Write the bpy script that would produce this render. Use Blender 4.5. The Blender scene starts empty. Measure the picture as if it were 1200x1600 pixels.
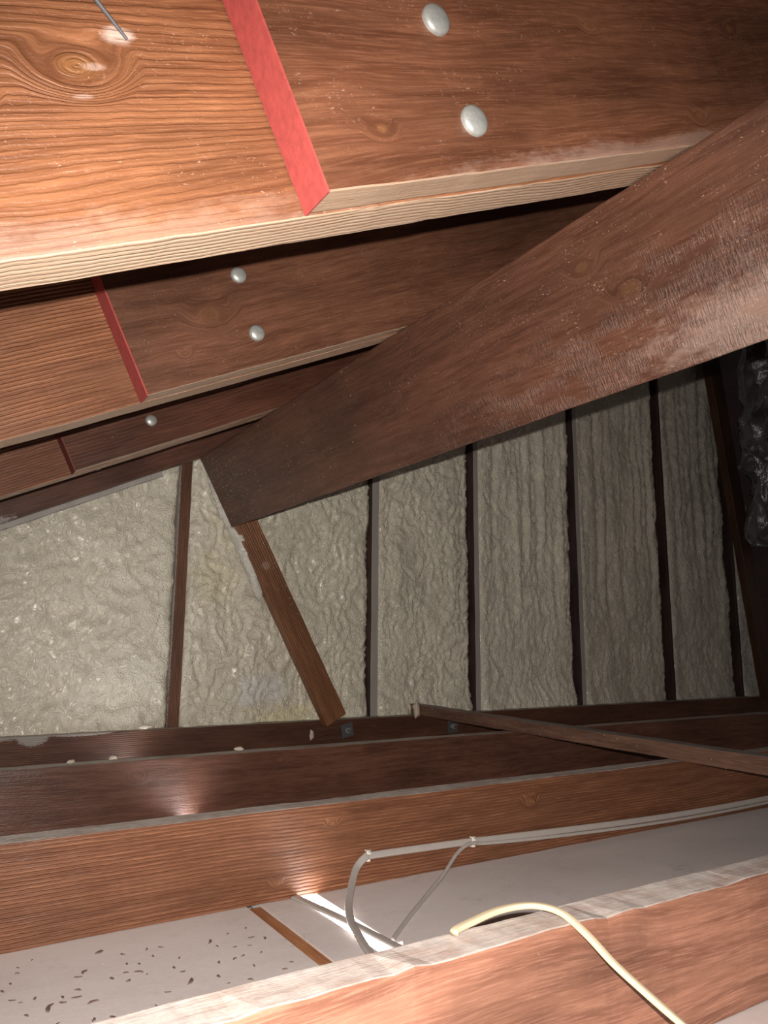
import bpy, bmesh, math, random
from mathutils import Vector, Matrix, noise

random.seed(7)
S = bpy.context.scene
COL = S.collection
H = 0.414                      # camera height above the ceiling boards
TH = 0.44808                   # roof slope
CT, ST = math.cos(TH), math.sin(TH)

# ------------------------------------------------------------------ camera
cam = bpy.data.cameras.new('camera')
cam.sensor_fit = 'VERTICAL'; cam.sensor_height = 24.0
cam.lens = 1157.78 / 1600 * 24.0
cam.clip_start = 0.01
camo = bpy.data.objects.new('camera', cam); COL.objects.link(camo)
W = [[0.8472591, -0.09809618, 0.52204325],
     [-0.53113291, -0.14339133, 0.83506692],
     [0.0070604, 0.9847924, 0.17359172]]
M = Matrix(((W[0][0], W[0][1], -W[0][2], 0), (W[1][0], W[1][1], -W[1][2], 0),
            (W[2][0], W[2][1], -W[2][2], H), (0, 0, 0, 1)))
camo.matrix_world = M
S.camera = camo
CR = Vector((W[0][0], W[1][0], W[2][0])); CU = Vector((W[0][1], W[1][1], W[2][1])); CF = Vector((W[0][2], W[1][2], W[2][2]))

# ------------------------------------------------------------------ world, lights, exposure
w = bpy.data.worlds.new('world'); S.world = w; w.use_nodes = True
w.node_tree.nodes['Background'].inputs[0].default_value = (1.0, 0.86, 0.80, 1)
w.node_tree.nodes['Background'].inputs[1].default_value = 0.055
fl = bpy.data.lights.new('phone_flash', 'SPOT')          # the flash beside the lens
fl.energy = 66.0; fl.color = (1.0, 0.93, 0.86); fl.spot_size = math.radians(135); fl.spot_blend = 1.0
fl.shadow_soft_size = 0.004
flo = bpy.data.objects.new('phone_flash', fl); COL.objects.link(flo)
flo.location = Vector((0, 0, H)) + CU * 0.030 + CR * 0.004
aim = CF - CU * 0.22
flo.rotation_euler = aim.to_track_quat('-Z', 'Y').to_euler()
S.view_settings.view_transform = 'Standard'
S.view_settings.look = 'None'
S.view_settings.exposure = 0.55
S.view_settings.gamma = 1.0
S.view_settings.use_curve_mapping = False

# ------------------------------------------------------------------ helpers
def tag(o, label=None, cat=None, group=None, kind=None):
    if label: o['label'] = label
    if cat: o['category'] = cat
    if group: o['group'] = group
    if kind: o['kind'] = kind
    return o

def link(name, me, mats, parent=None, mw=None, smooth=False):
    o = bpy.data.objects.new(name, me); COL.objects.link(o)
    for m in (mats if isinstance(mats, (list, tuple)) else [mats]):
        if m: me.materials.append(m)
    if smooth:
        for p in me.polygons: p.use_smooth = True
    if parent:
        o.parent = parent
    if mw is not None: o.matrix_world = mw
    return o

def mesh(name, vs, fs, mi=None):
    me = bpy.data.meshes.new(name); me.from_pydata([tuple(v) for v in vs], [], fs)
    if mi:
        for p, i in zip(me.polygons, mi): p.material_index = i
    bm = bmesh.new(); bm.from_mesh(me); bmesh.ops.recalc_face_normals(bm, faces=bm.faces); bm.to_mesh(me); bm.free()
    me.update()
    return me

# frames: local X along the member, local Y away from the camera, local Z up
ORG = Vector((0, 0, H))
M_J = Matrix.Translation(ORG)
M_R = Matrix.Translation(ORG) @ Matrix(((CT, 0, -ST, 0), (0, 1, 0, 0), (ST, 0, CT, 0), (0, 0, 0, 1)))   # along rafter

def board_mesh(name, x0, x1, y0, y1, z0, z1, seg=0.04, jit=0.0008, bev=0.0025, cut0=0.0, cut1=0.0, wane=0.0, seed=0, endmat=None, zseg=1):
    """a sawn board: rounded rectangular section swept along X with slightly uneven arrises"""
    n = max(2, int((x1 - x0) / seg))
    prof = []
    b = bev
    for (cy, cz, a0) in ((y0 + b, z0 + b, 180), (y1 - b, z0 + b, 270), (y1 - b, z1 - b, 0), (y0 + b, z1 - b, 90)):
        for k in range(3):
            a = math.radians(a0 + 45 * k)
            prof.append((cy + b * math.cos(a), cz + b * math.sin(a)))
    vs, fs, mi = [], [], []
    m = len(prof)
    for i in range(n + 1):
        t = i / n
        for j, (y, z) in enumerate(prof):
            x = x0 + (x1 - x0) * t
            if i == 0: x += cut0 * (z1 - z) / (z1 - z0)
            if i == n: x += cut1 * (z1 - z) / (z1 - z0)
            q = (x * 9.0 + seed * 17.3, j // 3 * 5.1, seed * 3.7)
            dy = noise.noise(q) * jit; dz = noise.noise((q[0] + 50, q[1], q[2])) * jit
            q2 = (x * 40.0 + seed * 11.3, j // 3 * 7.1, seed)
            dy += noise.noise(q2) * jit * .5; dz += noise.noise((q2[0] + 9, q2[1], q2[2])) * jit * .5
            if wane and j >= 9:                       # ragged bark edge on the front top arris
                wv = max(0, .5 * noise.noise((x * 6, seed, 2)) + .45 + .9 * noise.noise((x * 45, seed, 4))) * wane
                dz -= wv * (1.0 if j <= 10 else 1.8); dy += wv * .4
            vs.append((x, y + dy, z + dz))
    for i in range(n):
        for j in range(m):
            a, c = i * m + j, i * m + (j + 1) % m
            fs.append((a, c, c + m, a + m)); mi.append(0)
    fs.append(tuple(range(m))); mi.append(1 if endmat is not None else 0)
    fs.append(tuple(n * m + k for k in range(m))); mi.append(0)
    return mesh(name, vs, fs, mi)

# ------------------------------------------------------------------ materials
class NT:
    def __init__(s, name):
        s.m = bpy.data.materials.new(name); s.m.use_nodes = True
        s.t = s.m.node_tree; s.N = s.t.nodes; s.b = s.N['Principled BSDF']
    def n(s, kind, **kw):
        x = s.N.new(kind)
        for k, v in kw.items(): setattr(x, k, v)
        return x
    def L(s, a, b): s.t.links.new(a, b)
    def put(s, sock, v):
        if isinstance(v, bpy.types.NodeSocket): s.L(v, sock)
        else: sock.default_value = v
    def math(s, op, a, b=0.0, c=0.0, clamp=False):
        x = s.n('ShaderNodeMath', operation=op); x.use_clamp = clamp
        s.put(x.inputs[0], a); s.put(x.inputs[1], b); s.put(x.inputs[2], c)
        return x.outputs[0]
    def vmul(s, v, k):
        x = s.n('ShaderNodeVectorMath', operation='MULTIPLY'); s.put(x.inputs[0], v); x.inputs[1].default_value = k
        return x.outputs[0]
    def vadd(s, v, k):
        x = s.n('ShaderNodeVectorMath', operation='ADD'); s.put(x.inputs[0], v); x.inputs[1].default_value = k
        return x.outputs[0]
    def noise(s, v, scale=1.0, detail=3.0, rough=.5, dist=0.0):
        x = s.n('ShaderNodeTexNoise'); s.L(v, x.inputs['Vector'])
        x.inputs['Scale'].default_value = scale; x.inputs['Detail'].default_value = detail
        x.inputs['Roughness'].default_value = rough; x.inputs['Distortion'].default_value = dist
        return x.outputs[0]
    def step(s, v, lo, hi):
        x = s.n('ShaderNodeMapRange', interpolation_type='SMOOTHSTEP'); s.put(x.inputs[0], v)
        x.inputs[1].default_value = lo; x.inputs[2].default_value = hi
        return x.outputs[0]
    def mix(s, f, a, b, mode='MIX'):
        x = s.n('ShaderNodeMix', data_type='RGBA', blend_type=mode)
        s.put(x.inputs[0], f)
        s.put(x.inputs[6], a if isinstance(a, bpy.types.NodeSocket) else tuple(a) + (1,))
        s.put(x.inputs[7], b if isinstance(b, bpy.types.NodeSocket) else tuple(b) + (1,))
        return x.outputs[2]
    def sep(s, v):
        x = s.n('ShaderNodeSeparateXYZ'); s.L(v, x.inputs[0]); return x.outputs
    def comb(s, a, b, c):
        x = s.n('ShaderNodeCombineXYZ'); s.put(x.inputs[0], a); s.put(x.inputs[1], b); s.put(x.inputs[2], c)
        return x.outputs[0]
    def obj(s): return s.n('ShaderNodeTexCoord').outputs['Object']

def blob(t, X, Z, cx, cz, rx, rz, tilt=0.0):
    dx = t.math('SUBTRACT', X, cx); dz = t.math('SUBTRACT', Z, cz)
    if tilt: dz = t.math('MULTIPLY_ADD', dx, -tilt, dz)
    a = t.math('MULTIPLY', dx, 1 / rx); b = t.math('MULTIPLY', dz, 1 / rz)
    return t.math('SQRT', t.math('ADD', t.math('MULTIPLY', a, a), t.math('MULTIPLY', b, b)))

def wood(name, base=(.20, .075, .033), ribs=0.0, rib=0.008, knots=(), spray=(), specks=(), seed=0.0, dust=0.0,
         cross=(), rough=.52, flow=1.0, dustcol=(.60, .53, .49), bump=1.0, pale=(), chips=0.0, under=0.0, sprayfront=False, blotch=1.0):
    base = (base[0], base[1] * 1.06 + .002, base[2] * 1.12 + .002)
    t = NT(name); P = t.obj(); o = t.sep(P); X, Y, Z = o[0], o[1], o[2]
    off = (seed * 3.17, seed * 1.31, seed * 2.3)
    # slow wander of the grain
    wv = t.noise(t.vadd(t.vmul(P, (2.0, 3.0, 8.0)), off), 1.0, 2.0)
    G = t.math('ADD', t.math('ADD', Z, t.math('MULTIPLY', Y, .9)), t.math('MULTIPLY', t.math('SUBTRACT', wv, .5), (.034 * flow)))
    km = None
    for (kx, kz, kr) in knots:                      # rings bend round each knot
        d = blob(t, X, Z, kx, kz, 1.0, .62)
        f = t.math('SUBTRACT', 1.0, t.step(d, kr * .5, kr * 2.4))
        g = t.math('SUBTRACT', t.math('ADD', d, kz), Z)
        G = t.math('ADD', G, t.math('MULTIPLY', f, g))
        c = t.math('SUBTRACT', 1.0, t.step(d, kr * .2, kr * .95))
        km = c if km is None else t.math('MAXIMUM', km, c)
    fib = t.noise(t.comb(t.math('MULTIPLY', X, 5.0), seed, t.math('MULTIPLY', G, 95.0)), 1.0, 4.0, .6)
    fine = t.noise(t.comb(t.math('MULTIPLY', X, 22.0), t.math('MULTIPLY', Y, 300.0), t.math('MULTIPLY', G, 480.0)), 1.0, 3.0, .6)
    big = t.noise(t.vadd(t.vmul(P, (3.0, 6.0, 11.0)), (seed + 5, 2, 1)), 1.0, 3.0, .6)
    grit = t.noise(t.vmul(P, (160.0, 260.0, 330.0)), 1.0, 2.0, .6)
    dark = tuple(c * k for c, k in zip(base, (.60, .54, .52)))
    lite = tuple(min(1, c * k) for c, k in zip(base, (1.55, 1.65, 1.75)))
    col = t.mix(t.step(fib, .30, .72), dark, base)
    col = t.mix(t.math('MULTIPLY', t.step(fine, .42, .75), .55), col, lite)
    bl = t.math('MULTIPLY_ADD', t.step(big, .28, .72), .55 * blotch, 1 - .3 * blotch)
    col = t.mix(1.0, col, t.comb(bl, bl, bl), 'MULTIPLY')
    hgt = t.math('ADD', t.math('MULTIPLY', fib, .7), t.math('MULTIPLY', fine, .35))
    hgt = t.math('ADD', hgt, t.math('MULTIPLY', grit, .25))
    if ribs:
        ed = t.noise(t.vmul(P, (60.0, 50.0, 130.0)), 1.0, 3.0, .65)
        ph = t.math('MULTIPLY_ADD', t.math('SUBTRACT', ed, .5), 3.2, t.math('MULTIPLY', G, 6.2832 / rib))
        s = t.step(t.math('MULTIPLY_ADD', t.math('SINE', ph), .5, .5), .05, .65)
        amt = t.math('MULTIPLY', t.step(big, .18, .55), ribs)
        col = t.mix(t.math('MULTIPLY', t.math('MULTIPLY', t.math('SUBTRACT', 1.0, s), amt), .62), col, dark)
        hgt = t.math('ADD', hgt, t.math('MULTIPLY', t.math('MULTIPLY', s, amt), 1.5))
    for (cx, cz, rx, rz, k) in cross:               # saw marks across the grain
        d = blob(t, X, Z, cx, cz, rx, rz)
        am = t.math('MULTIPLY', t.math('SUBTRACT', 1.0, t.step(d, .05, 1.0)), k)
        cn = t.noise(t.vmul(P, (400.0, 20.0, 70.0)), 1.0, 3.0, .6); cb = t.noise(t.vmul(P, (9.0, 9.0, 26.0)), 1.0, 4.0, .65)
        am = t.math('MULTIPLY', am, t.step(cb, .38, .62))
        hgt = t.math('ADD', hgt, t.math('MULTIPLY', t.math('MULTIPLY', t.step(cn, .35, .65), am), .8))
        col = t.mix(t.math('MULTIPLY', t.math('MULTIPLY', t.step(cn, .48, .68), am), .42), col, tuple(min(1, c * 2.1 + .03) for c in base))
    if km is not None:
        col = t.mix(t.math('MULTIPLY', km, .55), col, (base[0] * 1.15, base[1] * 1.25, base[2] * .9))
    for (px, pz, rx, rz, k) in pale:                # bleached, floury patches
        d = blob(t, X, Z, px, pz, rx, rz)
        nn = t.noise(t.vmul(P, (30, 30, 70)), 1.0, 4.0, .65)
        am = t.math('MULTIPLY', t.math('SUBTRACT', 1.0, t.step(t.math('ADD', d, t.math('MULTIPLY', t.math('SUBTRACT', nn, .5), 1.4)), .35, 1.0)), k)
        col = t.mix(am, col, (.62, .47, .40))
    # fine pale fuzz standing on the sawn surface
    if chips:
        fz = t.noise(t.vmul(P, (210, 210, 420)), 1.0, 3.0, .7, 1.0)
        fm = t.noise(t.vadd(t.vmul(P, (12, 12, 30)), (1, seed, 4)), 1.0, 2.0)
        col = t.mix(t.math('MULTIPLY', t.math('MULTIPLY', t.step(fz, .62, .70), t.step(fm, .40, .62)), chips), col, (.60, .42, .34))
    for (sx, sz, rx, rz) in spray:                  # foam overspray
        d = blob(t, X, Z, sx, sz, rx, rz)
        nn = t.noise(t.vmul(P, (130, 60, 260)), 1.0, 4.0, .7)
        am = t.math('SUBTRACT', 1.0, t.step(t.math('ADD', d, t.math('MULTIPLY', t.math('SUBTRACT', nn, .5), 1.1)), .75, 1.0))
        gg = t.n('ShaderNodeNewGeometry'); am = t.math('MULTIPLY', am, t.step(t.math('MULTIPLY', t.sep(gg.outputs['True Normal'])[1], -1.0), .3, .7)) if sprayfront else am
        col = t.mix(t.math('MULTIPLY', am, .85), col, (.43, .40, .37))
    for (sx, sz, rx, rz, k) in specks:              # scattered crumbs of foam
        v = t.n('ShaderNodeTexVoronoi'); t.L(t.vmul(P, (1, .02, 1)), v.inputs['Vector']); v.inputs['Scale'].default_value = 150.0
        d = blob(t, X, Z, sx, sz, rx, rz)
        rnd = t.sep(v.outputs['Color'])[0]
        th = t.math('MULTIPLY', t.math('SUBTRACT', 1.0, t.step(d, .1, 1.0)), k)
        hit = t.math('MULTIPLY', t.math('LESS_THAN', rnd, th), t.math('SUBTRACT', 1.0, t.step(v.outputs['Distance'], .16, .26)))
        col = t.mix(hit, col, (.62, .56, .46))
    # tiny dots of dust everywhere
    v = t.n('ShaderNodeTexVoronoi'); t.L(t.vmul(P, (1, .02, 1)), v.inputs['Vector']); v.inputs['Scale'].default_value = 75.0
    hit = t.math('MULTIPLY', t.math('LESS_THAN', t.sep(v.outputs['Color'])[1], .03), t.math('SUBTRACT', 1.0, t.step(v.outputs['Distance'], .06, .11)))
    col = t.mix(hit, col, (.7, .62, .55))
    geo = t.n('ShaderNodeNewGeometry'); nz = t.sep(geo.outputs['True Normal'])[2]
    if dust:
        dn = t.noise(t.vmul(P, (14, 40, 40)), 1.0, 4.0, .65)
        dm = t.math('MULTIPLY', t.step(nz, .35, .85), t.math('MULTIPLY_ADD', t.step(dn, .30, .62), .45, .55))
        dm = t.math('MULTIPLY', dm, dust)
        sc = t.noise(t.comb(t.math('MULTIPLY', X, 60.0), t.math('MULTIPLY', Y, 35.0), 0.0), 1.0, 3.0, .7)
        dc = t.mix(t.step(sc, .35, .7), tuple(c * .82 for c in dustcol), dustcol)
        col = t.mix(dm, col, dc)
    if under:                                       # fresh paler sawn edge on the underside
        um = t.math('MULTIPLY', t.step(t.math('MULTIPLY', nz, -1.0), .35, .8), under)
        yl = t.noise(t.comb(t.math('MULTIPLY', X, 9.0), t.math('MULTIPLY', Y, 420.0), 0.0), 1.0, 3.0, .6)
        uc = t.mix(t.step(yl, .35, .65), (.45, .31, .21), (.54, .40, .29))
        col = t.mix(um, col, uc)
    t.L(col, t.b.inputs['Base Color'])
    rr = t.math('MULTIPLY_ADD', grit, .3, rough - .15)
    t.L(rr, t.b.inputs['Roughness'])
    t.b.inputs['Specular IOR Level'].default_value = .38
    bp = t.n('ShaderNodeBump'); bp.inputs['Strength'].default_value = .75 * bump; bp.inputs['Distance'].default_value = .0016
    t.L(hgt, bp.inputs['Height']); t.L(bp.outputs[0], t.b.inputs['Normal'])
    return t.m

def empty(name, mw):
    o = bpy.data.objects.new(name, None); COL.objects.link(o); o.matrix_world = mw; o.empty_display_size = .05
    return o

def sub(name, me, mat, parent, ml=None):
    o = link(name, me, mat); o.parent = parent
    o.matrix_local = ml if ml is not None else Matrix.Identity(4)
    return o

def plain(name, col, rough=.5, metal=0.0, nscale=60.0, var=.15, bump=.2, spec=.5):
    t = NT(name); P = t.obj(); nn = t.noise(P, nscale, 4.0, .6)
    c = t.mix(nn, tuple(x * (1 - var) for x in col), tuple(min(1, x * (1 + var)) for x in col))
    t.L(c, t.b.inputs['Base Color']); t.b.inputs['Roughness'].default_value = rough; t.b.inputs['Metallic'].default_value = metal
    t.b.inputs['Specular IOR Level'].default_value = spec
    bp = t.n('ShaderNodeBump'); bp.inputs['Strength'].default_value = bump; bp.inputs['Distance'].default_value = .001
    t.L(nn, bp.inputs['Height']); t.L(bp.outputs[0], t.b.inputs['Normal'])
    return t.m

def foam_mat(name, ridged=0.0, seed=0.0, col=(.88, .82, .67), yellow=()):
    t = NT(name); P = t.obj(); o = t.sep(P)
    wq = t.n('ShaderNodeTexNoise'); t.L(t.vadd(t.vmul(P, (9, 9, 9)), (seed, 0, 0)), wq.inputs['Vector']); wq.inputs['Detail'].default_value = 1.0
    sc = (42, 30, 36) if not ridged else (60, 30, 28)
    wv = t.n('ShaderNodeVectorMath', operation='ADD'); t.L(t.vmul(P, sc), wv.inputs[0]); t.L(t.vmul(wq.outputs['Color'], (1.5, 1.5, 1.5)), wv.inputs[1])
    a = t.noise(wv.outputs[0], 1.0, 2.0, .5, .8)
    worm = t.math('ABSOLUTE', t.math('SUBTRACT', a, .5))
    h = t.math('ADD', t.step(worm, 0.0, .12), t.math('MULTIPLY', t.noise(P, 160, 3.0), .07))
    big = t.noise(t.vadd(P, (seed, 1, 2)), 4.0, 3.0)
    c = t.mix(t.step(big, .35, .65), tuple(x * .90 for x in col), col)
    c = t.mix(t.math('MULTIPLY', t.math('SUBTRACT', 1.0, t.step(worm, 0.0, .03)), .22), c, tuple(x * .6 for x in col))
    for (yx, yz, rx, rz, k, yc) in yellow:
        d = blob(t, o[0], o[2], yx, yz, rx, rz)
        nn = t.noise(t.vmul(P, (18, 18, 30)), 1.0, 4.0, .6)
        am = t.math('MULTIPLY', t.math('SUBTRACT', 1.0, t.step(t.math('ADD', d, t.math('MULTIPLY', t.math('SUBTRACT', nn, .5), 2.0)), .3, 1.0)), k)
        c = t.mix(am, c, yc)
    t.L(c, t.b.inputs['Base Color']); t.b.inputs['Roughness'].default_value = .27
    t.b.inputs['Specular IOR Level'].default_value = .5
    bp = t.n('ShaderNodeBump'); bp.inputs['Strength'].default_value = .6; bp.inputs['Distance'].default_value = .0045
    t.L(h, bp.inputs['Height']); t.L(bp.outputs[0], t.b.inputs['Normal'])
    return t.m

def board_ceiling_mat():
    t = NT('dusty_ceiling_board'); P = t.obj()
    n1 = t.noise(t.vmul(P, (3, 5, 1)), 1.0, 4.0, .6); n2 = t.noise(P, 90.0, 4.0, .7); n3 = t.noise(t.vadd(P, (4, 2, 0)), 9.0, 4.0, .65)
    c = t.mix(t.step(n1, .3, .7), (.60, .53, .51), (.69, .62, .60))
    c = t.mix(t.math('MULTIPLY', t.step(n2, .35, .75), .3), c, (.74, .68, .66))
    c = t.mix(t.math('MULTIPLY', t.math('MULTIPLY', t.step(n3, .55, .7), t.step(n2, .45, .6)), .35), c, (.24, .20, .19))
    v = t.n('ShaderNodeTexVoronoi'); t.L(P, v.inputs['Vector']); v.inputs['Scale'].default_value = 60.0
    r = t.sep(v.outputs['Color'])
    hit = t.math('MULTIPLY', t.math('LESS_THAN', r[0], .05), t.math('SUBTRACT', 1.0, t.step(v.outputs['Distance'], .06, .12)))
    c = t.mix(hit, c, (.85, .8, .75))
    t.L(c, t.b.inputs['Base Color']); t.b.inputs['Roughness'].default_value = .75
    bp = t.n('ShaderNodeBump'); bp.inputs['Strength'].default_value = .3; bp.inputs['Distance'].default_value = .001
    t.L(n2, bp.inputs['Height']); t.L(bp.outputs[0], t.b.inputs['Normal'])
    return t.m

RED = plain('red_painted_end_grain', (.34, .052, .045), .8, nscale=120, var=.35, bump=.6)
ZINC = plain('galvanised_steel', (.42, .43, .41), .4, .5, nscale=180, var=.35, bump=.15)
DULL = plain('dull_steel', (.16, .16, .17), .5, .6, nscale=90, var=.3, bump=.2)
CABLE = plain('grey_cable_sheath', (.38, .34, .315), .5, nscale=60, var=.12, bump=.1)
CREAM = plain('cream_cable_sheath', (.58, .475, .32), .7, nscale=50, var=.08, bump=.1)
WHITE = plain('white_plastic', (.75, .70, .62), .45, nscale=80, var=.06, bump=.05)
CRUMB = plain('foam_crumb', (.62, .54, .44), .7, nscale=200, var=.2, bump=.5)
FLAKE = plain('dark_flake', (.15, .10, .085), .8, nscale=200, var=.4, bump=.4)
BOARD = board_ceiling_mat()

# ------------------------------------------------------------------ setting: ceiling boards seen from above, gable sheathing, roof deck
JF = [-0.038, .572, 1.182, 1.82, 2.416]          # front faces of the joists (y)
JT = [.045, .045, .045, .045, .05]
ends = {}
def slab(name, x0, x1, y0, y1, z0, z1, mat, kind='structure'):
    me = mesh(name, [(x, y, z) for z in (z0, z1) for y in (y0, y1) for x in (x0, x1)],
              [(0, 1, 3, 2), (4, 5, 7, 6), (0, 1, 5, 4), (2, 3, 7, 6), (0, 2, 6, 4), (1, 3, 7, 5)])
    o = link(name, me, mat); tag(o, kind=kind); return o
for (a, b) in ((-1.1, .4895), (.5125, .5785), (.6135, 5.4)):
    slab('ceiling', a, b, -0.6, 2.56, -.013, 0.0, BOARD)
SHEATH = wood('dark_sheathing', (.045, .016, .010), seed=9)
def gable(name, y0, y1, mat):
    pts = [(-1.1, -.02), (5.4, -.02), (5.4, H + (.30 + 5.4 * ST) / CT), (-1.1, H + (.30 - 1.1 * ST) / CT)]
    vs = [(x, y0, z) for x, z in pts] + [(x, y1, z) for x, z in pts]
    o = link(name, mesh(name, vs, [(0, 1, 2, 3), (4, 5, 6, 7), (0, 1, 5, 4), (1, 2, 6, 5), (2, 3, 7, 6), (3, 0, 4, 7)]), mat)
    return tag(o, kind='structure')
gable('wall_back', 2.56, 2.58, SHEATH)
me = board_mesh('roof_deck', -1.2, 6.2, -.6, 2.58, .468, .49, seg=.5)
tag(link('roof_deck', me, wood('roof_boards', (.10, .04, .02), seed=4), mw=M_R), kind='structure')

# ------------------------------------------------------------------ joists
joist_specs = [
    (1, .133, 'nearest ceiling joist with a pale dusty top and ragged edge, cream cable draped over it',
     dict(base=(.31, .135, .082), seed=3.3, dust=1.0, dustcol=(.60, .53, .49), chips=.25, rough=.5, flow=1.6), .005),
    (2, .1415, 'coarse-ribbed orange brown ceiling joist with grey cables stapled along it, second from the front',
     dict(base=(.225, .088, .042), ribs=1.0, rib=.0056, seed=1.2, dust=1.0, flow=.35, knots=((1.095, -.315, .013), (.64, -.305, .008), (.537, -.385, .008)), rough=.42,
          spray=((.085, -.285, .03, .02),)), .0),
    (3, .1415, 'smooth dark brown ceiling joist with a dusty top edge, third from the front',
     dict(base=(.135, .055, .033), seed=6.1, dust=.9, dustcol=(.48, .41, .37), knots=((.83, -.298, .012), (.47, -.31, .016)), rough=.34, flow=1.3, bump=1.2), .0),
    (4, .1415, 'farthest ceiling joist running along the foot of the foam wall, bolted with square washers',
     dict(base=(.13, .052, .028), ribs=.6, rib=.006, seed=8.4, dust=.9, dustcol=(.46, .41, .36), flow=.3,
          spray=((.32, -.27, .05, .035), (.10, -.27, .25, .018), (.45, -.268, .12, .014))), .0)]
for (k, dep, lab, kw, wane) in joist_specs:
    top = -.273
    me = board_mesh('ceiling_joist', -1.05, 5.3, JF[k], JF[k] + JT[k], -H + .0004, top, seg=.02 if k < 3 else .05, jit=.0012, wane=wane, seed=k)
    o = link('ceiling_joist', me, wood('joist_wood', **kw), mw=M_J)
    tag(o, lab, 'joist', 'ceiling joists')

# ------------------------------------------------------------------ rafters, splice boards and bolts
def dome(name, r, h, mat, parent, mw, flat=False):
    vs, fs = [], []
    n, m = 28, 7
    for i in range(m):
        a = math.pi / 2 * i / m
        for k in range(n):
            b = 2 * math.pi * k / n
            vs.append((r * math.cos(a) * math.cos(b), -h * math.sin(a) - (.0018), r * math.cos(a) * math.sin(b)))
    base = [(r * math.cos(2 * math.pi * k / n), .001, r * math.sin(2 * math.pi * k / n)) for k in range(n)]
    vs = base + vs + [(0, -h - .0018, 0)]
    for i in range(m):
        for k in range(n):
            fs.append((i * n + k, i * n + (k + 1) % n, (i + 1) * n + (k + 1) % n, (i + 1) * n + k))
    for k in range(n): fs.append((m * n + k, m * n + (k + 1) % n, len(vs) - 1))
    o = link(name, mesh(name, vs, fs), mat, smooth=True)
    if parent: o.parent = parent; o.matrix_local = mw
    else: o.matrix_world = mw
    return o

RZ0, RZ1 = .214, .464
rafters = [
    (.527, .583, 'nearest rafter, overhead and flash-bright orange brown with a pale underside', dict(base=(.235, .088, .036), ribs=.35, rib=.0065, seed=2.2, flow=1.3, under=.9, knots=((.235, .348, .022), (.15, .33, .012)), spray=(),
        pale=((.275, .372, .016, .010, .8), (.247, .347, .012, .004, .35), (.232, .325, .010, .003, .35), (.10, .215, .5, .03, .15)), chips=.5, rough=.5)),
    (1.142, 1.198, 'combed orange brown rafter, second from the front, just under the nearest one', dict(base=(.27, .105, .047), ribs=1.0, rib=.0060, seed=5.2, flow=.3, under=.6, rough=.5)),
    (1.744, 1.800, 'narrow visible rafter with fine combed grain, third from the front', dict(base=(.23, .085, .040), ribs=1.0, rib=.0062, seed=7.2, flow=.4, under=.5, rough=.5)),
    (2.305, 2.360, 'plain dark brown rafter against the foam wall, foam overspray at its left', dict(base=(.13, .050, .028), seed=4.9, flow=.6, rough=.5,
        spray=((.18, .205, .17, .045), (.0, .21, .25, .06))))]
RO = []
for i, (y0, y1, lab, kw) in enumerate(rafters):
    me = board_mesh('rafter', -1.0, 5.6, y0, y1, RZ0, RZ1, seg=.02 if i < 2 else .05, jit=.0012, seed=20 + i)
    o = link('rafter', me, wood('rafter_wood', **kw), mw=M_R)
    tag(o, lab, 'rafter', 'sloping rafters'); RO.append(o)

splices = [
    (.484, .5265, .378, .372, .214, 'wide splice board with a red painted end bolted to the nearest rafter',
     dict(base=(.17, .062, .030), seed=1.7, flow=1.8, knots=((.457, .262, .010), (.96, .250, .012), (1.10, .361, .012), (.80, .36, .010)), under=.75, chips=.4, rough=.44,
          pale=((.95, .214, .5, .022, .25),)), [(.566, .359), (.568, .262)]),
    (1.100, 1.1415, .397, .39, .214, 'knotty splice board with a thin red end and two bolts on the second rafter',
     dict(base=(.13, .050, .026), seed=5.9, flow=1.6, knots=((.547, .315, .026), (.479, .262, .008), (.72, .345, .012)), under=.7, chips=.3, rough=.46), [(.619, .367), (.611, .267)]),
    (1.702, 1.7435, .398, .39, .214, 'dark splice board with one visible bolt on the third rafter',
     dict(base=(.11, .038, .020), seed=8.8, flow=.8, ribs=.3, knots=((.50, .262, .008),), under=.7, rough=.46), [(.599, .274)])]
for i, (y0, y1, x0, _, zz, lab, kw, bolts) in enumerate(splices):
    o = empty('splice_board', M_R); tag(o, lab, 'board', 'bolted splice boards')
    me = board_mesh('board', x0, 2.6, y0, y1 - .0022, RZ0 + .0005, RZ1 - .004, seg=.02, jit=.0012, bev=.003, seed=40 + i)
    sub('board', me, wood('splice_wood', **kw), o)
    me = board_mesh('painted_end', x0 - .0012, x0 + .001, y0 - .0006, y1 - .0018, RZ0 - .0004, RZ1 - .0035, seg=.01, jit=.0003, bev=.0004, seed=50 + i)
    pe = sub('painted_end', me, RED if i < 2 else plain('darker_red_end', (.16, .028, .022), .6), o); pe['label'] = 'red painted end of the board'  # third board's end gets a darker red
    for (bx, bz) in bolts:
        b = dome('bolt_head', .0150 if i == 0 else .0135, .006, ZINC, o, Matrix.Translation((bx, y0 - .0005, bz)))
        b['label'] = 'domed galvanised bolt head'
b = dome('bolt_head', .0135, .006, ZINC, RO[3], Matrix.Translation((.603, rafters[3][0] - .0005, .285)))
b['label'] = 'domed galvanised bolt head'

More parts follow.
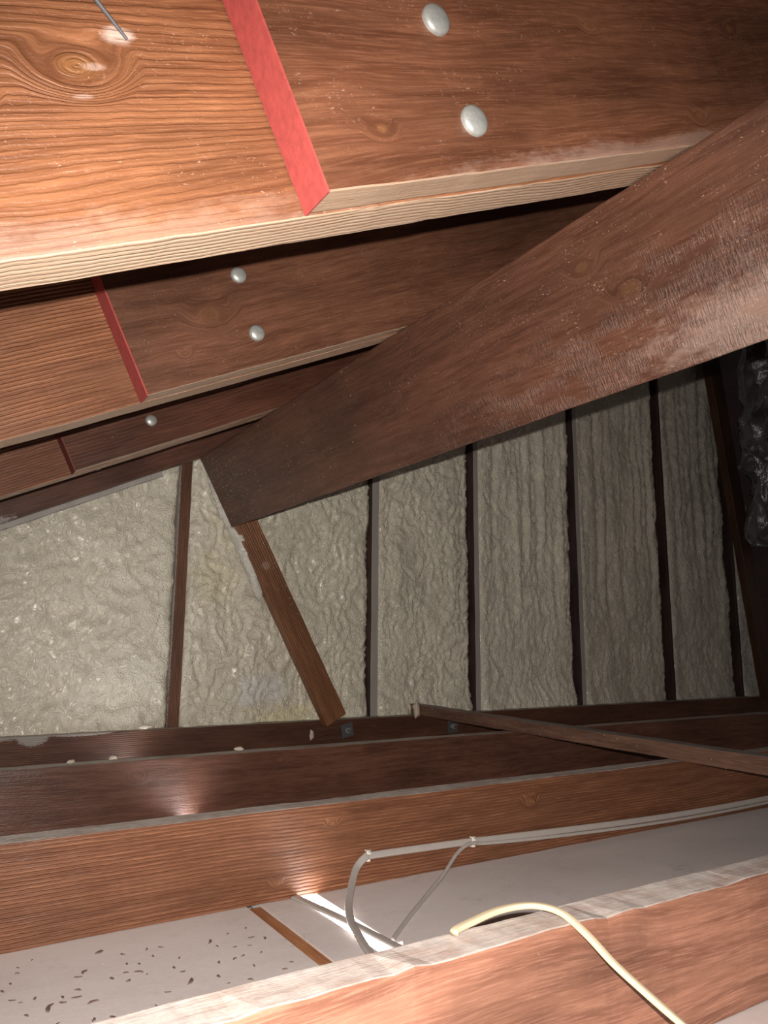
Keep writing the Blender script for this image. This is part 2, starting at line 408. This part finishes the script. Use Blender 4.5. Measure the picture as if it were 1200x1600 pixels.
# ------------------------------------------------------------------ purlin under the rafters
# local X runs away from the camera (world +y), local Y along the slope, local Z normal to the roof
M_P = Matrix.Translation(ORG) @ Matrix(((0, CT, -ST, 0), (1, 0, 0, 0), (0, ST, CT, 0), (0, 0, 0, 1)))
pk = dict(base=(.105, .040, .022), seed=3.9, flow=1.1, knots=((.623, .093, .024), (.685, .150, .018), (1.555, .171, .020), (1.60, .105, .022), (.845, .065, .012)),
          chips=.75, rough=.42, cross=((.50, .01, .62, .19, 1.3), (1.0, -.01, .7, .10, .9)), specks=((2.26, .09, .34, .17, .55), (1.9, .1, .7, .25, .04)), pale=((.42, .0, .25, .07, .22),))
me = board_mesh('purlin', -.5, 2.30, .9135, .9515, -.036, .2124, seg=.03, jit=.0010, seed=61, cut1=-.105)
purl = link('purlin', me, wood('purlin_wood', **pk), mw=M_P)
tag(purl, 'wide dark brown purlin crossing diagonally under the rafters, sawn end near the foam wall', 'beam')

# ------------------------------------------------------------------ gable studs, brace, leaning post
def placed(name, me, mat): return link(name, me, mat)
def upright(name, x0, x1, y0, y1, z0, z1, mat, lab, cat, grp=None, seed=0, lean=0.0, parent=None):
    """a board standing up: local X runs upward so the grain does too"""
    L = math.hypot(z1 - z0, lean)
    a = math.atan2(lean, z1 - z0)
    me = board_mesh(name, 0, L, y0, y1, -(x1 - x0) / 2, (x1 - x0) / 2, seg=.04, jit=.0015, seed=seed)
    ux = Vector((math.sin(a), 0, math.cos(a))); uz = Vector((-math.cos(a), 0, math.sin(a)))
    R = Matrix(((ux.x, 0, uz.x, (x0 + x1) / 2), (0, 1, 0, 0), (ux.z, 0, uz.z, z0), (0, 0, 0, 1)))
    o = link(name, me, mat, mw=R); tag(o, lab, cat, grp); return o
def rz(x): return H + (RZ1 + x * ST) / CT - .04
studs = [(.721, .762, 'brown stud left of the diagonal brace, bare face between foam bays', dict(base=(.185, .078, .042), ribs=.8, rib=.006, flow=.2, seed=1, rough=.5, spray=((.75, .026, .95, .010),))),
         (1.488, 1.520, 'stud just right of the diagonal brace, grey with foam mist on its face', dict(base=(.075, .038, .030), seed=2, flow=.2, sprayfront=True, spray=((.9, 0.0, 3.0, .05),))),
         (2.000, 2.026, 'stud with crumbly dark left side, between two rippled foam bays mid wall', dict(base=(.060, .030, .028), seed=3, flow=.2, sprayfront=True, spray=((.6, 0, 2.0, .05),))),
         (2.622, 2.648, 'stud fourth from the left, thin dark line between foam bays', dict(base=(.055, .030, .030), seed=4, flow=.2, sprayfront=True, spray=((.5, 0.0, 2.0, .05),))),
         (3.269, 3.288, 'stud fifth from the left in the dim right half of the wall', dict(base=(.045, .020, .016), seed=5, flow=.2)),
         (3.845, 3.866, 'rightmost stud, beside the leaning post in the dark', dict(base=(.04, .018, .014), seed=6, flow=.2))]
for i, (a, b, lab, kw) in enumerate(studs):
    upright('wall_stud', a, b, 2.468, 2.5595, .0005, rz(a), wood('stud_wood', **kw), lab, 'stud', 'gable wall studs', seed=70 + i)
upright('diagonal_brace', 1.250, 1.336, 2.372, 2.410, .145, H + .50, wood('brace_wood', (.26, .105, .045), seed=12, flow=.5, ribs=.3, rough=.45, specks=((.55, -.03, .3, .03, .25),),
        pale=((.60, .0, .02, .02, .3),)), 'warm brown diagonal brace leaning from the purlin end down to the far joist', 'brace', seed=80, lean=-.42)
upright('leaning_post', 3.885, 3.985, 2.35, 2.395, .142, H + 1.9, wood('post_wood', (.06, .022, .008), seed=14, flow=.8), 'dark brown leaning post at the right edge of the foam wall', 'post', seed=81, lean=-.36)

# ------------------------------------------------------------------ sprayed foam
def nz3(x, y, z): return noise.noise((x, y, z))
def foam(x0, x1, zt, recess, ridge, seed, mat, lab, xs=.007, zs=.009, z0=.137, front=2.462, ragged=0.0, edgeL=0.0):
    nx = int((x1 - x0) / xs); vs, fs = [], []
    rows = []
    for i in range(nx + 1):
        u = i / nx; x = x0 + (x1 - x0) * u
        ztop = zt(x) if callable(zt) else zt
        nzc = int(2.0 / zs) if False else max(20, int((rz((x0 + x1) / 2) - z0) / zs))
        for j in range(nzc + 1):
            v = j / nzc; z = z0 + (ztop - z0) * v
            prof = recess * (0.12 + .88 * min(1, (u * (x1 - x0)) / .10 if False else u ** .8))   # flush at left, sunk towards the right-hand stud
            y = front + prof
            wx = x * 11 + .7 * nz3(x * 9, z * 9, seed); wz = z * 11 + .7 * nz3(x * 9 + 7, z * 9, seed)
            y -= .016 * nz3(wx * .5, wz * .35, seed + 3)
            worm = 1 - abs(nz3(wx * 2.5, wz * (1.9 if ridge < .5 else 1.2), seed + 9)) * 3.4
            y -= (.0085 - .004 * min(1, ridge)) * max(-.3, worm)
            worm2 = 1 - abs(nz3(wx * 4.7, wz * 3.9, seed + 19)) * 3.4
            y -= .0040 * max(-.3, worm2)
            if ridge:
                rr = nz3((x + .03 * nz3(x * 3, z * 1.8, seed)) * 20, z * .7, seed + 30)
                fade = min(1, max(.15, (z - .35) / .5))
                y -= ridge * .026 * rr * fade
                y -= ridge * .010 * nz3(x * 36 + nz3(x * 5, z * 3, 3), z * 1.6, seed + 41) * fade
            # swells at the foot of the bay
            y -= .018 * max(0, 1 - (z - z0) / .09) * (1 + .8 * nz3(x * 9, 0, seed))
            e = min(u * (x1 - x0), (1 - u) * (x1 - x0))
            y += .012 * max(0, 1 - e / .018)
            xx = x
            if ragged and i == nx: xx += ragged * nz3(z * 7, seed, 1)
            vs.append((xx, min(y, 2.5495), z))
    m = nzc + 1
    for i in range(nx):
        for j in range(nzc):
            a = i * m + j; fs.append((a, a + m, a + m + 1, a + 1))
    # back and rim give the pad its thickness
    nb = len(vs)
    ring = [j for j in range(m)] + [i * m + nzc for i in range(1, nx + 1)] + [nx * m + j for j in range(nzc - 1, -1, -1)] + [i * m for i in range(nx - 1, 0, -1)]
    for r in ring: vs.append((vs[r][0], 2.5592, vs[r][2]))
    k = len(ring)
    for q in range(k): fs.append((ring[q], ring[(q + 1) % k], nb + (q + 1) % k, nb + q))
    fs.append(tuple(nb + q for q in range(k)))
    o = link('foam_insulation', mesh('foam', vs, fs), mat, smooth=True)
    tag(o, lab, 'insulation', 'sprayed foam bays'); return o
top = lambda x: H + (.262 + x * ST) / CT
top2 = lambda x: H + (.44 + x * ST) / CT
YEL = (.84, .77, .48); WHT = (.84, .82, .80)
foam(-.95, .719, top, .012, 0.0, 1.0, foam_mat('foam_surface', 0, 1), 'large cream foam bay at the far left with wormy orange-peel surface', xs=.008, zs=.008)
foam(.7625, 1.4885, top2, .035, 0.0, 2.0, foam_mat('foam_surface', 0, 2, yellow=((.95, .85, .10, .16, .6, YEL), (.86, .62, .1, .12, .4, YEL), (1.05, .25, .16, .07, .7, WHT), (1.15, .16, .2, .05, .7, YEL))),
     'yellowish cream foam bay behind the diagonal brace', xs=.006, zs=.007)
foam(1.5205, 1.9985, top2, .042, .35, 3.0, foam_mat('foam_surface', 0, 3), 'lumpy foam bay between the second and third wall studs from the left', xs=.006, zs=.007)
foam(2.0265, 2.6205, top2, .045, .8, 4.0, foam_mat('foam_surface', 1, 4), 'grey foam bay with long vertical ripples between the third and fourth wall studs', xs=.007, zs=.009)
foam(2.6485, 3.2675, top2, .045, .9, 5.0, foam_mat('foam_surface', 1, 5, (.66, .61, .51)), 'dim rippled foam bay between the fourth and fifth wall studs', xs=.008, zs=.01)  # darker foam colour: light fading to the right is painted in
foam(3.2885, 3.8435, top2, .045, .7, 6.0, foam_mat('foam_surface', 1, 6, (.60, .55, .47)), 'dimmest wide foam bay between the fifth and the rightmost wall stud', xs=.009, zs=.011)  # colour lowered again, carrying the painted light falloff further right
foam(3.8665, 4.03, lambda x: H + .95, .03, .4, 7.0, foam_mat('foam_surface', 1, 7, (.55, .52, .47)), 'narrow ragged foam strip partly behind the leaning post', xs=.01, zs=.012, ragged=.05)  # darkest foam colour, the last step of the painted falloff

# grey-painted ledger strip where foam meets the last rafter
me = board_mesh('edge_strip', -.9, .80, 2.3605, 2.372, .199, .222, seg=.04, jit=.002, seed=90)
tag(link('edge_strip', me, plain('foam_misted_strip', (.40, .37, .34), .7, nscale=40, var=.2, bump=.6), mw=M_R), 'thin pale misted strip along the lower edge of the rear rafter', 'trim')

# overspray skin lapping from the foam over the left edge of the brace and the purlin end
def bead(name, line, rad, lab):
    vs, fs = [], []
    n, m = 90, 20
    for i in range(n + 1):
        t = i / n * (len(line) - 1); k = min(int(t), len(line) - 2); f = t - k
        p = Vector(line[k]).lerp(Vector(line[k + 1]), f)
        env = math.sin(math.pi * min(1, max(0, i / n))) ** .35
        for j in range(m):
            a = 2 * math.pi * j / m
            q = 1 + .35 * nz3(i * .11, math.cos(a), math.sin(a)) + .18 * nz3(i * .35, 2 * math.cos(a), 2 * math.sin(a))
            vs.append((p.x + rad * q * env * math.cos(a), p.y + rad * 1.5 * q * env * math.sin(a), p.z + rad * .5 * q * env * math.cos(a)))
    for i in range(n):
        for j in range(m):
            a = i * m + j; b2 = i * m + (j + 1) % m; fs.append((a, b2, b2 + m, a + m))
    fs.append(tuple(range(m))); fs.append(tuple(n * m + k for k in range(m)))
    o = link(name, mesh(name, vs, fs), foam_mat('foam_skin', 0, 11, (.84, .81, .72)), smooth=True)
    tag(o, lab, 'insulation'); return o
bead('foam_bead', [(.80, 2.415, H + .57), (.845, 2.412, H + .47), (.888, 2.41, H + .40), (.925, 2.405, H + .335), (.955, 2.405, H + .27), (.985, 2.41, H + .20), (1.01, 2.42, H + .14)], .021,
    'whitish bead of foam between the sawn purlin end and the top of the brace')

# ------------------------------------------------------------------ washers, stick, clips, cables
def washer(x, z, ang, lab):
    me = board_mesh('plate', -.024, .024, -.004, 0, -.024, .024, seg=.02, jit=0, bev=.001)
    o = empty('square_washer', Matrix.Translation((x, 2.4145, H + z)) @ Matrix.Rotation(ang, 4, 'Y'))
    tag(o, lab, 'washer', 'square washers on the far joist')
    sub('plate', me, DULL, o)
    bm = bmesh.new(); bmesh.ops.create_cone(bm, cap_ends=True, segments=6, radius1=.010, radius2=.010, depth=.009)
    bmesh.ops.rotate(bm, verts=bm.verts, matrix=Matrix.Rotation(math.pi / 2, 3, 'X')); me = bpy.data.meshes.new('nut'); bm.to_mesh(me); bm.free()
    sub('nut', me, ZINC, o, Matrix.Translation((0, -.008, 0)))
    sub('bolt_tip', board_mesh('bolt_tip', -.004, .004, -.020, -.012, -.004, .004, seg=1, jit=0, bev=.002), DULL, o)
washer(1.358, -.312, math.radians(-12), 'tilted square steel washer with nut below the brace foot')
washer(1.833, -.322, 0, 'square steel washer with nut just below the loose stick')

sd = Vector((1.586, .95, 0)) - Vector((1.692, 2.44, 0)); sl = sd.length; sd.normalize()
me = board_mesh('loose_stick', -.055, sl + .3, -.024, .024, 0, .038, seg=.03, jit=.0015, seed=95)
sy = Vector((0, 0, 1)).cross(sd)
stk = link('loose_stick', me, wood('stick_wood', (.20, .10, .065), seed=15, dust=.85, dustcol=(.33, .28, .26), flow=.4, specks=((.5, .02, 1.0, .1, .10),)), mw=Matrix(((sd.x, sy.x, 0, 1.692), (sd.y, sy.y, 0, 2.44), (0, 0, 1, H - .2725), (0, 0, 0, 1))))
tag(stk, 'narrow dusty wooden stick lying across the tops of the ceiling joists', 'stick')

def lump(name, loc, s, seed, mat, lab, cat, grp=None, rot=0):
    bm = bmesh.new(); bmesh.ops.create_icosphere(bm, subdivisions=3, radius=1.0)
    for v in bm.verts:
        k = 1 + .45 * nz3(v.co.x * 1.6 + seed, v.co.y * 1.6, v.co.z * 1.6)
        v.co = Vector((v.co.x * k * s[0], v.co.y * k * s[1], v.co.z * k * s[2]))
    me = bpy.data.meshes.new(name); bm.to_mesh(me); bm.free()
    o = link(name, me, mat, mw=Matrix.Translation(loc) @ Matrix.Rotation(rot, 4, 'Z'), smooth=True)
    tag(o, lab, cat, grp); return o
lump('foam_lump', (1.652, 2.40, H - .250), (.014, .012, .030), 3, CRUMB, 'lump of foam stuck to the near side of the stick end', 'foam')
lump('foam_crumb', (.328, 1.842, H - .268), (.010, .004, .004), 5, CRUMB, 'leftmost foam crumb on top of the third joist', 'foam', 'foam crumbs', .5)
lump('foam_crumb', (.418, 1.838, H - .266), (.010, .006, .005), 6, CRUMB, 'larger foam crumb on top of the third joist, second from left', 'foam', 'foam crumbs')
lump('foam_crumb', (.726, 1.845, H - .267), (.011, .006, .005), 7, CRUMB, 'foam crumb on top of the third joist under the brace bay', 'foam', 'foam crumbs')
lump('foam_crumb', (.640, 2.412, H - .262), (.018, .005, .006), 8, CRUMB, 'slender foam shard poking over the far joist left of the brown stud', 'foam', 'foam crumbs', -.1)
lump('foam_crumb', (1.215, 2.410, H - .320), (.008, .006, .018), 9, CRUMB, 'small foam drip on the front of the far joist', 'foam', 'foam crumbs')

def sweep(name, pts, wd, th, mat, lab, up=(0, 0, 1), n=14, twist=None, groove=True):
    P = [Vector(p) for p in pts]; Q = []
    for i in range(len(P) - 1):
        a = P[max(0, i - 1)]; b = P[i]; c = P[i + 1]; d = P[min(len(P) - 1, i + 2)]
        for k in range(n):
            t = k / n
            Q.append(.5 * ((2 * b) + (c - a) * t + (2 * a - 5 * b + 4 * c - d) * t * t + (3 * b - a - 3 * c + d) * t ** 3))
    Q.append(P[-1])
    prof = []
    for k in range(16):
        a = 2 * math.pi * k / 16; c, s = math.cos(a), math.sin(a)
        px = math.copysign(abs(c) ** .7, c) * wd / 2; py = math.copysign(abs(s) ** .75, s) * th / 2
        if groove and abs(c) < .25: py *= .84
        prof.append((px, py))
    vs, fs = [], []
    N = len(Q)
    for i, q in enumerate(Q):
        tg = (Q[min(N - 1, i + 1)] - Q[max(0, i - 1)]).normalized()
        u = Vector(up[0]).lerp(Vector(up[1]), i / (N - 1)) if isinstance(up[0], (tuple, list)) else Vector(up)
        side = tg.cross(u).normalized(); nn = side.cross(tg).normalized()
        for (a, b) in prof: vs.append(q + side * a + nn * b)
    for i in range(N - 1):
        for k in range(16):
            a = i * 16 + k; b = i * 16 + (k + 1) % 16; fs.append((a, b, b + 16, a + 16))
    fs.append(tuple(range(16))); fs.append(tuple((N - 1) * 16 + k for k in range(16)))
    o = link(name, mesh(name, vs, fs), mat, smooth=True); tag(o, lab, 'cable'); return o
h = H
sweep('grey_cable', [(3.2, 1.176, h - .375), (2.4, 1.176, h - .378), (1.907, 1.176, h - .388), (1.65, 1.175, h - .389), (1.413, 1.175, h - .386), (1.15, 1.175, h - .378), (.936, 1.1745, h - .370), (.82, 1.175, h - .367), (.715, 1.172, h - .364),
                     (.699, 1.170, h - .3645), (.674, 1.158, h - .376), (.643, 1.12, h - .390), (.610, 1.07, h - .400), (.586, 1.02, h - .4035), (.572, .975, h - .405), (.560, .935, h - .4055), (.550, .89, h - .4060)],
      .0125, .0055, CABLE, 'grey flat cable stapled along the ribbed joist and dropping from the left clip', up=((0, -1, 0.05), (0, -.35, 1)), groove=True)
sweep('grey_cable', [(3.2, 1.170, h - .384), (2.4, 1.170, h - .387), (1.907, 1.169, h - .396), (1.65, 1.169, h - .398), (1.413, 1.169, h - .395), (1.15, 1.169, h - .386), (.97, 1.168, h - .376), (.935, 1.166, h - .371), (.914, 1.162, h - .371), (.879, 1.148, h - .379),
                     (.820, 1.11, h - .3965), (.748, 1.06, h - .406), (.672, 1.00, h - .4095), (.611, .947, h - .4105)],
      .0065, .0048, CABLE, 'thinner grey cable falling from the right clip to the ceiling slot', up=((0, -1, 0.05), (.3, -.5, 1)), groove=False)
sweep('grey_cable', [(.570, 1.180, h - .410), (.583, 1.10, h - .4105), (.592, 1.04, h - .4105), (.5985, .98, h - .4105), (.604, .92, h - .4105), (.608, .86, h - .4105)],
      .0150, .0050, CABLE, 'grey flat cable lying lengthwise over the bright ceiling slot')
sweep('cream_cable', [(.460, .606, h - .2695), (.467, .609, h - .268), (.491, .614, h - .2665), (.521, .618, h - .2645), (.549, .614, h - .263), (.566, .600, h - .262), (.577, .580, h - .2655), (.583, .555, h - .278), (.591, .53, h - .297),
                      (.604, .505, h - .316), (.620, .48, h - .336), (.651, .45, h - .367), (.70, .41, h - .398), (.78, .34, h - .409), (.9, .25, h - .409)],
      .0090, .0060, CREAM, 'cream cable draped over the nearest joist and down its front')
def clip(x, z, ang, lab):
    vs, fs = [], []
    pr = [(-.009, 0), (-.009, -.010), (.009, -.010), (.009, 0), (.0065, 0), (.0065, -.0078), (-.0065, -.0078), (-.0065, 0)]
    for s in (-.004, .004):
        for (a, b) in pr: vs.append((s, b, a))
    for k in range(8): fs.append((k, (k + 1) % 8, 8 + (k + 1) % 8, 8 + k))
    fs += [(0, 1, 6, 7), (1, 2, 5, 6), (2, 3, 4, 5), (8, 9, 14, 15), (9, 10, 13, 14), (10, 11, 12, 13)]
    o = empty('cable_clip', Matrix.Translation((x, 1.1805, h + z)) @ Matrix.Rotation(ang, 4, 'Y')); tag(o, lab, 'clip', 'white cable clips')
    c = sub('saddle', mesh('saddle', vs, fs), WHITE, o)
    md = c.modifiers.new('b', 'BEVEL'); md.width = .0008; md.segments = 2
    n = dome('nail_head', .0026, .0012, ZINC, o, Matrix.Translation((0, -.0095, .0085)))
clip(.706, -.3645, math.radians(6), 'white nailed cable clip where the first grey cable turns down, left of the pair')
clip(.938, -.371, math.radians(6), 'white nailed cable clip where the thinner cable leaves, right of the pair')
tag(link('white_crumb', mesh('white_crumb', [(-.006, -.003, 0), (.006, -.004, 0), (.007, .003, 0), (-.005, .004, 0), (-.005, -.002, .004), (.005, -.003, .005), (.005, .002, .004), (-.004, .003, .005)],
     [(0, 1, 2, 3), (4, 5, 6, 7), (0, 1, 5, 4), (1, 2, 6, 5), (2, 3, 7, 6), (3, 0, 4, 7)]), WHITE, mw=Matrix.Translation((.615, .938, h - .4145))),
    'small white chip at the end of the thin grey cable', 'debris')

# orange batten filling the joint of the ceiling boards
me = board_mesh('wood_batten', .62, 1.1815, -.5125, -.4895, -.010, -.002, seg=.03, jit=.0006, bev=.001, seed=97)
tag(link('wood_batten', me, wood('batten_wood', (.42, .17, .07), seed=21, flow=.2, rough=.6), mw=Matrix(((0, -1, 0, 0), (1, 0, 0, 0), (0, 0, 1, 0), (0, 0, 0, 1)))),
    'thin orange wooden batten set in the ceiling board joint left of the bright slot', 'batten')

# lit ceiling lamp of the room below, seen through the slot
lt = NT('lamp_glow'); lt.b.inputs['Emission Color'].default_value = (.93, .97, 1.0, 1); lt.b.inputs['Emission Strength'].default_value = 8.5
lt.b.inputs['Base Color'].default_value = (.8, .8, .8, 1)
root = bpy.data.objects.new('ceiling_lamp', None); COL.objects.link(root); root.location = (.72, 1.5, -.014)
tag(root, 'bright lit lamp below the ceiling boards, showing through the narrow slot', 'lamp')
def bx(name, x0, x1, y0, y1, z0, z1, mat, par):
    me = board_mesh(name, x0, x1, y0, y1, z0, z1, seg=1, jit=0, bev=.002)
    o = link(name, me, mat); o.parent = par; return o
bx('diffuser', -.16, .16, -.9, 1.0, -.09, -.06, lt.m, root)
hs = plain('lamp_housing_white', (.8, .8, .8), .5)
bx('housing_side', -.168, -.1605, -.9, 1.0, -.10, 0, hs, root); bx('housing_side', .1605, .168, -.9, 1.0, -.10, 0, hs, root)

# ------------------------------------------------------------------ crinkled plastic sheet at the right
def plastic():
    vs, fs = [], []
    n, m = 60, 110
    for i in range(n + 1):
        for j in range(m + 1):
            u, v = i / n, j / m
            x = 3.58 + .62 * u + .20 * (1 - v) * (1 - .4 * u) * .0 - .03 * math.sin(v * 5) ; z = H + .50 + 1.25 * v
            x += .05 * nz3(v * 6, 0, 2)
            q = nz3(x * 4, z * 3, 6); a = abs(nz3(x * 8 + q * 1.5, z * 2.4 + q, 1)); b = abs(nz3(x * 19 + 3 + q * 2, z * 6 + q * 3, 5)); c = nz3(x * 40, z * 14, 9)
            y = 2.22 - .16 * a - .07 * b - .006 * c + .05 * u
            vs.append((x - .10 * v * 0, y, z))
    for i in range(n):
        for j in range(m):
            a = i * (m + 1) + j; fs.append((a, a + m + 1, a + m + 2, a + 1))
    t = NT('dark_plastic_film'); t.b.inputs['Base Color'].default_value = (.075, .072, .070, 1); t.b.inputs['Roughness'].default_value = .27
    t.b.inputs['Specular IOR Level'].default_value = .9
    P = t.obj(); bp = t.n('ShaderNodeBump'); bp.inputs['Strength'].default_value = .5; bp.inputs['Distance'].default_value = .01
    t.L(t.noise(t.vmul(P, (22, 22, 9)), 1.0, 3.0, .6, 2.5), bp.inputs['Height']); t.L(bp.outputs[0], t.b.inputs['Normal'])
    o = link('plastic_sheet', mesh('plastic_sheet', vs, fs), t.m, smooth=True)
    md = o.modifiers.new('thick', 'SOLIDIFY'); md.thickness = .0012
    tag(o, 'crinkled dark shiny plastic sheet hanging at the right beyond the leaning post', 'plastic sheet')
plastic()

# ------------------------------------------------------------------ nail and flakes
def rod(name, p, q, r, mat, lab, cat):
    p, q = Vector(p), Vector(q); d = q - p
    bm = bmesh.new(); bmesh.ops.create_cone(bm, cap_ends=True, segments=10, radius1=r, radius2=r * .55, depth=d.length)
    me = bpy.data.meshes.new(name); bm.to_mesh(me); bm.free()
    o = link(name, me, mat, mw=M_R @ Matrix.Translation((p + q) / 2) @ d.to_track_quat('Z', 'Y').to_matrix().to_4x4()); tag(o, lab, cat)
rod('bent_nail', (.262, .5235, .410), (.281, .5262, .368), .0022, DULL, 'grey nail lying against the face of the nearest rafter, upper left', 'nail')

fl_me = []
for k in range(5):
    vs, fs = [], []
    n = 9
    for i in range(n):
        a = 2 * math.pi * i / n
        rr = 1 + .5 * nz3(i * 1.3, k * 3.1, 0)
        x = math.cos(a) * .0055 * rr * (1.5 if k % 2 else 1.0); y = math.sin(a) * .0022 * rr + .18 * x * x / .0055 * (k - 2)
        vs += [(x, y, 0), (x * .8, y * .8, .0014)]
    for i in range(n):
        a, b = 2 * i, 2 * ((i + 1) % n); fs.append((a, b, b + 1, a + 1))
    fs.append(tuple(range(0, 2 * n, 2))); fs.append(tuple(range(1, 2 * n, 2)))
    me = mesh('flake', vs, fs); me.materials.append(FLAKE); fl_me.append(me)
random.seed(3)
placed_f = []
while len(placed_f) < 90:
    x = random.uniform(.12, .475); y = random.uniform(.80, 1.17)
    if random.random() > 1.15 - abs(y - .98) / .22: continue
    if any(math.hypot(x - a, y - b) < .013 for a, b in placed_f): continue
    placed_f.append((x, y))
    o = bpy.data.objects.new('wood_flake', fl_me[len(placed_f) % 5]); COL.objects.link(o)
    s = random.choice((.4, .5, .6, .7, .8, 1.0, 1.2)); o.scale = (s, s, s)
    o.location = (x, y, .0002); o.rotation_euler = (0, 0, random.uniform(0, 6.28))
    tag(o, 'small dark flake scattered on the pale ceiling board left of the orange batten', 'debris', 'dark flakes on the ceiling board')
